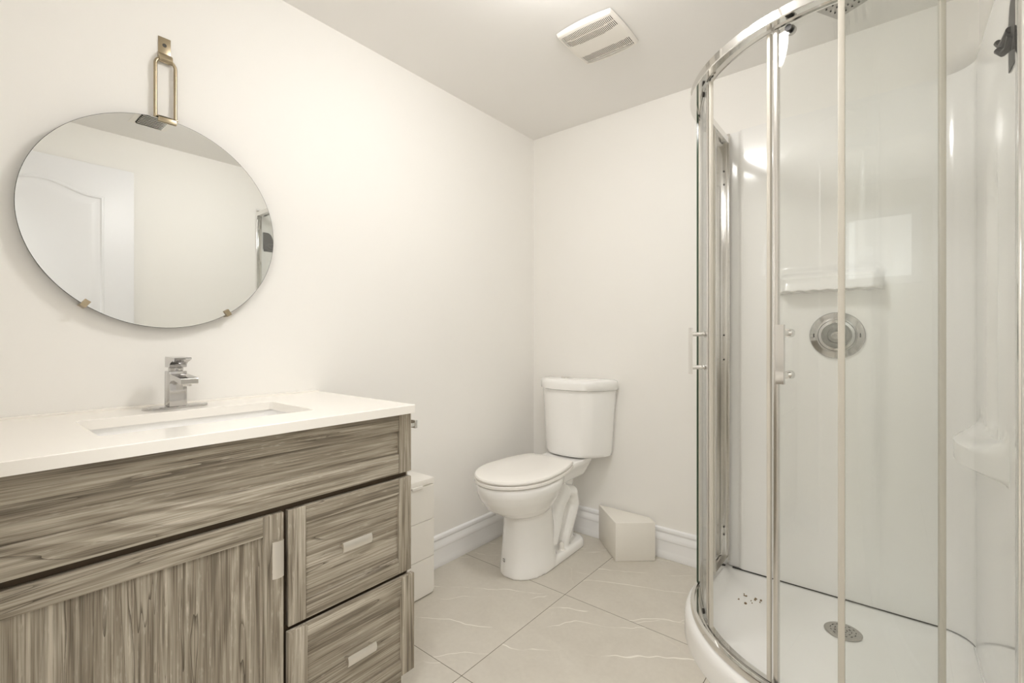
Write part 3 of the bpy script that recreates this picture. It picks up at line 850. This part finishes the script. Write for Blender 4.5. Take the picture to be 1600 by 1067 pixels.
m = MB(); m.box(ACX-RF-.0035, ACX-RF+.0035, -.3545, -.3522, .105, 1.962); m.build('glass_edge', M['glassedge'], g, smooth=False)
m = MB(); m.box(ACX-RF+.004, ACX-RF+.016, -.356, -.338, .116, 1.955, .002); m.build('edge_seal', M['seal'], g, angle=30)
m = MB(); m.box(1.574, WX-.013, ACY-RF-.003, ACY-RF+.003, .105, 1.962); g = m.build('fixed_panel', M['glass'], t, smooth=False)
m = MB(); m.box(1.573, 1.588, ACY-RF-.004, ACY-RF+.008, .116, 1.955, .003); m.build('edge_seal', M['seal'], g, angle=30)
def arcp(R, deg): a = math.radians(deg); return Vector((ACX-R*math.cos(a), ACY-R*math.sin(a), 0))
def door_glass(a0, a1, lead, trail, hdeg, low=True):
    n = 30; m = MB(); ZB, ZT = .118, 1.955
    rings = []
    for k in range(n+1):
        a = a0+(a1-a0)*k/n; i, o = arcp(RD-.003, a), arcp(RD+.003, a)
        rings.append([(i.x, i.y, ZB), (o.x, o.y, ZB), (o.x, o.y, ZT), (i.x, i.y, ZT)])
    m.loft(rings); d = m.build('sliding_door', M['glass'], t, angle=40)
    def strip(deg, sgn, wd, name, mat, thick=.007):
        m = MB(); da = math.degrees(wd/RD)*sgn
        q = [arcp(RD-thick, deg), arcp(RD+thick, deg), arcp(RD+thick, deg+da), arcp(RD-thick, deg+da)]
        m.loft([[(p.x, p.y, z) for p in q] for z in (ZB-.006, ZT-.004)])
        bmesh.ops.bevel(m.bm, geom=[e for e in m.bm.edges if abs(e.verts[0].co.z-e.verts[1].co.z) > .5], offset=.002, segments=2, affect='EDGES', profile=.5)
        return m.build(name, mat, d, angle=30)
    s1 = 1 if trail > lead else -1
    strip(lead, s1, .013, 'edge_strip', M['satin']); strip(lead-s1*1.0, -s1, .011, 'edge_seal', M['seal'], .006)
    strip(trail, -s1, .012, 'edge_seal', M['seal'], .006)
    # handle
    m = MB()
    for zz in (.985, 1.100):
        p, q = arcp(RD+.003, hdeg), arcp(RD+.050, hdeg); p.z = q.z = zz
        m.cyl(p, q, .0075, 18); p2 = arcp(RD+.010, hdeg); p2.z = zz; m.cyl(p, p2, .011, 18)
    q0, q1 = arcp(RD+.048, hdeg), arcp(RD+.057, hdeg); tg = Vector((-(q1-q0).normalized().y, (q1-q0).normalized().x, 0))
    ring = [q0-tg*.0105, q1-tg*.0105, q1+tg*.0105, q0+tg*.0105]
    m.loft([[(p.x, p.y, z) for p in ring] for z in (.962, 1.122)])
    m.build('handle', M['chrome'], d, angle=30)
    for zz in (.985, 1.100):
        m = MB(); p, q = arcp(RD-.004, hdeg), arcp(RD-.010, hdeg); p.z = q.z = zz; m.cyl(p, q, .012, 20); m.build('washer', M['washer'], d)
    for deg in (lead+s1*5, trail-s1*6):
        for zz in ((.132, 1.938) if low else (1.938,)):
            m = MB(); p, q = arcp(RD-.004, deg), arcp(RD-.016, deg); p.z = q.z = zz
            m.cyl(p, q, .012, 20); m.build('roller', M['steel'], d)
            m = MB(); p, q = arcp(RD+.004, deg), arcp(RD+.010, deg); p.z = q.z = zz; m.cyl(p, q, .009, 20); 
            m.build('roller_cap', M['black'], d)
door_glass(-10, 36.5, 36.5, -10, 32.5)
door_glass(70.5, 114.5, 70.5, 114.5, 75.3, False)

for o in bpy.data.objects:
    if '_b' in o: del o['_b']
